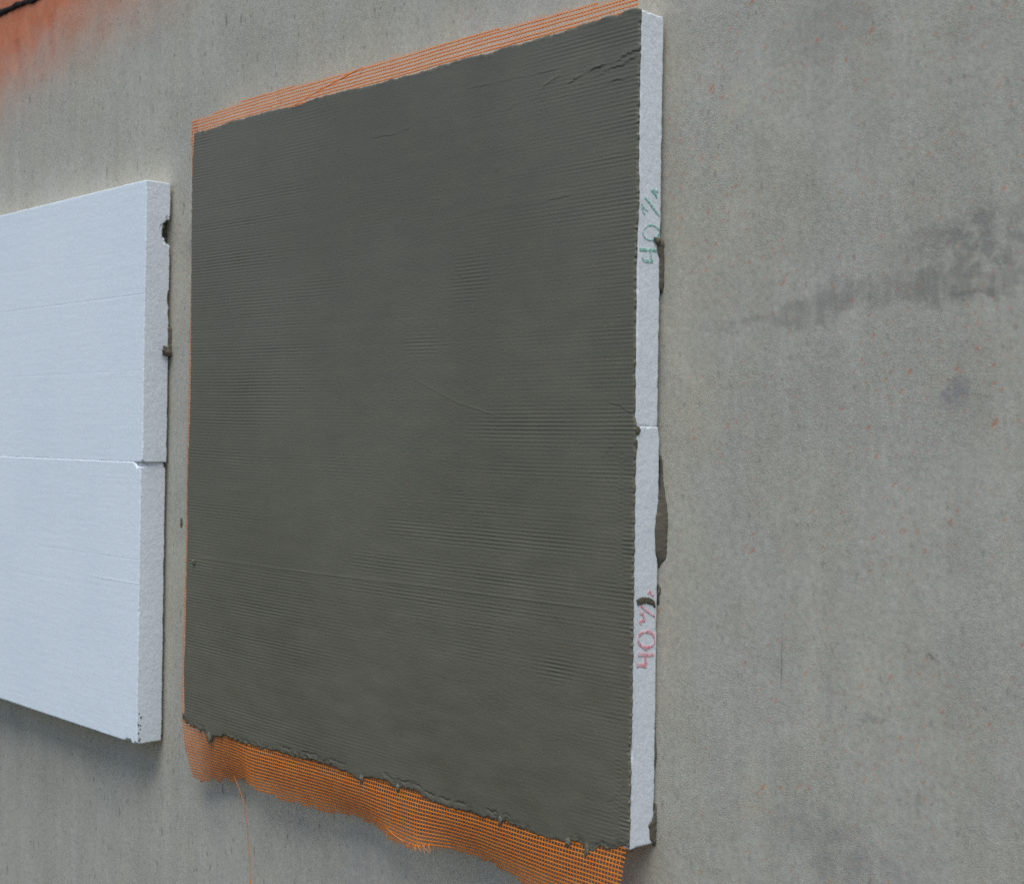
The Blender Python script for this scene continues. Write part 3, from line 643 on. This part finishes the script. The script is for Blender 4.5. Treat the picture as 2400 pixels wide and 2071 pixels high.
    h = scratch(h, [(-.2303, .8959), (-.2211, .915), (-.2031, .9242)], .0006, .0020)
    h = scratch(h, [(-.172, .9234), (-.157, .9343), (-.1237, .9455)], .0006, .0016)
    # vertical nicks
    for cx, z0, z1, sl in ((-.245, .83, .885, .25), (-.17, .885, .93, .35), (-.305, .85, .89, .2), (-.33, .885, .96, .02)):
        xc = cx+sl*(Z-z0); h = h+.0006*np.exp(-((X-xc)/.0022)**2)*sstep(z0, z0+.012, Z)*sstep(z1, z1-.012, Z)*(.5+.5*noise(X*300, 0, Z*300, 9))
    # torn teeth at the right edge
    teeth = sstep(.035, .004, xr[None]-X)
    h = h+teeth*.00036*ridge*sstep(-.15, .45, fbm(X*20, 0, Z*22, 80)+.05)*(.4+.6*noise(X*90, 0, Z*150, 81))
    col2 = np.exp(-((xr[None]-X-.022-.004*noise(0*X, 0, Z*25, 84))/.0040)**2)*(Z < .47)*sstep(-.2, .1, fbm(0*X, 0, Z*12, 82)+.15)
    h = h-.0005*col2*np.maximum(0, np.cos(ph))
    # punched row of thread holes and crumbs at the lower edge
    zh = Z-zb
    row = np.exp(-((zh-.010)/.0016)**2)*sstep(-.75, -.72, X)*sstep(-.19, -.22, X)
    holes = row*sstep(.2, .75, np.cos(px))*sstep(-.35, .0, noise(X*30, 0, 0, 90))
    h = h-.0022*holes
    low = sstep(.013, .002, zh)*(.25+.75*sstep(.0, .5, fbm(X*16, 0, 0*X, 97)+.1))
    h = h+low*(.0010*noise(X*260, 0, Z*260, 91)+.0009*noise(X*520, 0, Z*520, 92))-.0006*low
    rr = sstep(.008, .0, zt-Z)*sstep(-.7, -.4, noise(X*30, 0, 0, 93))
    h = h+rr*.0006*noise(X*200, 0, Z*200, 94)+rr*.0005*sstep(-.16, 0, X)*2
    h = h+.00006*noise(X*900, 0, Z*900, 99)
    # feathered rounding at all edges
    ed = np.minimum(np.minimum(X-xl[None], xr[None]-X), np.minimum(zt-Z, Z-zb))
    h = h-.0010*np.exp(-np.maximum(ed, 0)/.0010)
    Y = -.0502-h
    V = np.stack([X, Y, Z], -1)
    # rim and back
    loop = np.concatenate([np.arange(0, nx)*nz, (nx-1)*nz+np.arange(1, nz), (np.arange(nx-2, -1, -1))*nz+nz-1, np.arange(nz-2, 0, -1)])
    V = V.reshape(-1, 3); F = grid_faces(nx, nz, True)
    rim = V[loop].copy(); cen = np.array([-.5, 0, .5]); rim[:, 1] = -.0466
    rim[:, 0] += np.clip((cen[0]-rim[:, 0])*.004, -.001, .001); rim[:, 2] += np.clip((cen[2]-rim[:, 2])*.004, -.001, .001)
    n0 = len(V); n = len(loop); i = np.arange(n); j = (i+1) % n
    RF = np.stack([loop[i], loop[j], n0+j, n0+i], -1)[:, ::-1]
    V = np.concatenate([V, rim]); F = np.concatenate([F, RF])
    o = mesh_obj('base_coat', V, F, M_mortar)
    # thin back sheet so the coat is solid
    return o
base_coat = thing('mortar_base_coat', 'big square of wet grey ribbed mortar troweled over two foam boards', 'mortar', (-.5, -.05, 0))
keep(build_mortar(), base_coat)
lump('mortar_crumb', (-.9716, -.0515, .2712), (.0035, .0028, .0050), 33, M_mortar, base_coat, amp=.5)
for i, (x, z, a, b) in enumerate([(-.9170, -.0165, .0042, .0085), (-.0640, -.0140, .0034, .0090), (-.0960, -.0105, .0040, .0052), (-.2165, -.0085, .003, .0058), (-.425, -.0055, .0035, .0052), (-.508, -.0085, .004, .0052)]):
    lump('mortar_drip', (x, -.0502, z), (a, .0024, b), 50+i, M_mortar, base_coat, amp=.45, freq=2.6)
sp = lump('mortar_splash', (-1.098, -.0006, .3305), (.0030, .0012, .0085), 71, M_glue, amp=.4)
tag(sp, 'small dark mortar splash on the wall strip between the two panels', 'mortar splash')

# ------------------------------------------------------------------ orange reinforcing mesh
mesh_root = thing('reinforcing_mesh', 'orange glass fibre mesh sticking out around the grey mortar square', 'fibre mesh', (-.5, -.0485, -.08))
class Threads:
    def __init__(s): s.V = []; s.F = []; s.n = 0
    def add(s, P, width, thick, side, seed=0, taper=False):
        P = np.asarray(P, float)
        if len(P) < 2: return
        T = np.gradient(P, axis=0); T /= np.maximum(np.linalg.norm(T, axis=1, keepdims=True), 1e-9)
        side = np.broadcast_to(np.asarray(side, float), P.shape)
        S = side-(side*T).sum(1, keepdims=True)*T; S /= np.maximum(np.linalg.norm(S, axis=1, keepdims=True), 1e-9)
        N = np.cross(T, S)
        w = np.full(len(P), width)*(1+.12*noise(np.arange(len(P))*.7, seed, 0, 5))
        if taper: w = w*np.linspace(1, .45, len(P))
        k = 6; a = np.arange(k)/k*2*math.pi
        ring = P[:, None]+S[:, None]*(np.cos(a)[None, :, None]*w[:, None, None]*.5)+N[:, None]*(np.sin(a)[None, :, None]*thick*.5)
        s.V.append(ring.reshape(-1, 3)); m = len(P)
        i = np.repeat(np.arange(m-1), k); j = np.tile(np.arange(k), m-1); j2 = (j+1) % k
        s.F.append(np.stack([i*k+j, i*k+j2, (i+1)*k+j2, (i+1)*k+j], -1)+s.n)
        s.n += m*k
    def build(s, name, label=None, stuff=True, m=None):
        o = keep(mesh_obj(name, np.concatenate(s.V), np.concatenate(s.F), m or M_thread), mesh_root)
        if stuff: o['kind'] = 'stuff'
        if label: o['label'] = label
        return o
FB = np.array(F_BOT)                                             # lower edge of the hanging flap
u_key = np.linspace(0, 1, len(FB)); 
# parameter u follows x at the mortar's lower edge
xt_key = np.interp(np.arange(len(FB)), [0, len(FB)-1], [-1.006, -.0055])
xt_key = np.clip(FB[:, 0]*1.0+np.linspace(-.006, .0, len(FB)), -1.008, -.0055)
ZS = .012
def flap(xt, f):
    """point of the hanging flap: xt = x where the thread leaves the coat, f = 0 at the coat .. 1 at the cut edge (may exceed 1)"""
    xt = np.asarray(xt, float); f = np.asarray(f, float)
    yb = np.interp(xt, xt_key, FB[:, 1]); zb = np.interp(xt, xt_key, FB[:, 2])
    xb = np.interp(xt, xt_key, FB[:, 0])
    ff = np.clip(f, 0, 1.2)
    x = xt+(xb-xt)*ff**1.5
    y = -.0478+(yb+.0478)*(ff**1.8)-.004*sstep(.12, .4, ff)*np.sin(ff*math.pi)*np.interp(xt, [-1., -.85, -.78, 0], [0, .3, 1, 1])
    z = ZS+(zb-ZS)*f
    wob = fbm(x*9, 0, z*12, 7)
    y = y+.0045*wob*ff**1.3
    z = z+.0006*fbm(x*40, 0, z*40, 12)*ff
    return np.stack([x, np.minimum(y, -.0035), z], -1)
xg = np.arange(-1.0065, -.0045, .0026)
yb_g = np.interp(xg, xt_key, FB[:, 1]); zb_g = np.interp(xg, xt_key, FB[:, 2])
Lg = np.hypot(zb_g-ZS, (yb_g+.0486)*1.1)
cut = 1+.045*noise(xg*60, 0, 0, 3)+.03*noise(xg*15, 0, 0, 4)
wf = Threads(); nrow = int(Lg.max()/PITCH_T)+1
for r_ in range(nrow):
    s_ = r_*PITCH_T
    f = s_/Lg*1.0
    ok = f < cut*.992
    # contiguous runs
    st = None
    for i in range(len(xg)+1):
        if i < len(xg) and ok[i]:
            if st is None: st = i
        elif st is not None:
            if i-st > 3:
                P = flap(xg[st:i], f[st:i])
                if i == len(xg):
                    P = np.vstack([P, P[-1]+(P[-1]-P[-2])*.9+np.array([0, 0, rng.normal(0, .0006)])])
                wf.add(P, .0022, .00035, (0, 0, 1), r_)
            st = None
wf.build('lower_flap_weft', 'horizontal orange threads of the wide lower flap')
wp = Threads()
for i, x in enumerate(np.arange(-1.0035, -.006, PITCH_T)):
    L = np.interp(x, xg, Lg); c = np.interp(x, xg, cut)
    e = c*L+abs(rng.normal(0, .0016)); n = 30
    f = np.linspace(0, e/L, n)
    P = flap(np.full(n, x), f)
    if rng.random() < .25:                                        # frayed end
        P[-3:, 1] -= np.array([.0005, .0012, .0022])*rng.random(); P[-3:, 0] += np.array([.0003, .0009, .0018])*rng.normal()
    P[:, 1] -= .0003
    wp.add(P, .0011, .00028, (1, 0, 0), i)
wp.build('lower_flap_warp', 'vertical orange threads of the wide lower flap')
# upper flap
FT = np.array(F_TOP); tf = Threads(); ta = Threads()
def ztop(x): return np.interp(x, FT[:, 0], FT[:, 1])
def upper(x, z): 
    v = np.clip((z-.985)/.045, 0, 1)
    return np.stack([x, -.0480+.0035*v*v+.0012*fbm(x*11, 0, z*9, 3)*v, z+.0005*fbm(x*30, 0, 0*z, 6)], -1)
xr_ = np.arange(-1.0065, -.0005, .006)
for r_ in range(-2, 9):
    z0 = .9935+r_*PITCH_T
    zz = np.full(len(xr_), z0)+.0012*fbm(xr_*4, 0, 0*xr_, r_+2)
    ok = zz < ztop(xr_)-.0012
    st = None
    for i in range(len(xr_)+1):
        if i < len(xr_) and ok[i]:
            if st is None: st = i
        elif st is not None:
            if i-st > 3: tf.add(upper(xr_[st:i], zz[st:i]), .0024, .0006, (0, 0, 1), r_)
            st = None
for i, x in enumerate(np.arange(-1.0035, -.003, PITCH_T)):
    e = ztop(x)+abs(rng.normal(0, .0009)); n = 9; z = np.linspace(.980, e, n)
    P = upper(np.full(n, x), z); P[:, 1] -= .0004
    if rng.random() < .15: P[-2:, 2] += .002
    ta.add(P, .0017, .0003, (1, 0, 0), i)
tf.build('upper_flap_weft', 'horizontal orange threads of the narrow upper strip')
ta.build('upper_flap_warp', 'vertical pale orange threads of the narrow upper strip', m=M_thread_pale)
# cut stubs down the left edge
FL = np.array(F_LEFT); ls = Threads()
for i, z in enumerate(np.arange(.0, 1.02, PITCH_T)):
    xe = np.interp(z, FL[:, 0], FL[:, 1])+rng.normal(0, .0006)
    xx = np.linspace(-.985, xe, 7)
    P = np.stack([xx, -.0486+.0025*((xx+.985)/(xe+.985))**2, z+rng.normal(0, .0005)*np.linspace(0, 1, 7)], -1)
    ls.add(P, .0020, .0006, (0, 0, 1), i)
zz = np.arange(-.0, 1.015, .006)
xo = np.interp(zz, FL[:, 0], FL[:, 1])+.0030
ls.add(np.stack([xo+.0005*fbm(zz*30, 0, 0, 2), np.full(len(zz), -.0470), zz], -1), .0009, .0006, (1, 0, 0), 3)
ls.build('side_stubs', 'short cut thread ends along the left edge of the mortar')
def smooth_curve(P, n=40):
    P = np.array(P); d = np.r_[0, np.cumsum(np.linalg.norm(np.diff(P, axis=0), axis=1))]; s = np.linspace(0, d[-1], n)
    Q = np.stack([np.interp(s, d, P[:, i]) for i in range(3)], -1)
    for _ in range(3): Q[1:-1] = (Q[:-2]+2*Q[1:-1]+Q[2:])/4
    return Q
for P, w, lab in ((T_HANG, .0016, 'long loose orange thread hanging down the wall'), (T_TOP, .0018, 'loose orange thread lying across the upper strip'), (T_TUFT, .0016, 'loose orange thread end curling off the lower flap')):
    t_ = Threads(); t_.add(smooth_curve(P), w, .0009, (1, 0, .3), 2); t_.build('loose_thread', lab, stuff=False)
# frayed tuft at the lower edge
t_ = Threads()
for i in range(11):
    x = -.392+i*.0034; p0 = flap(np.array([x]), np.array([.93]))[0]
    d = np.array([rng.normal(.002, .006), -.004*rng.random(), -.006-.005*rng.random()])
    t_.add(np.stack([p0, p0+d*.5+np.array([0, -.001, 0]), p0+d]), .0011, .0007, (1, 0, 0), i, True)
t_.build('frayed_tuft', 'frayed tuft of threads on the lower flap')
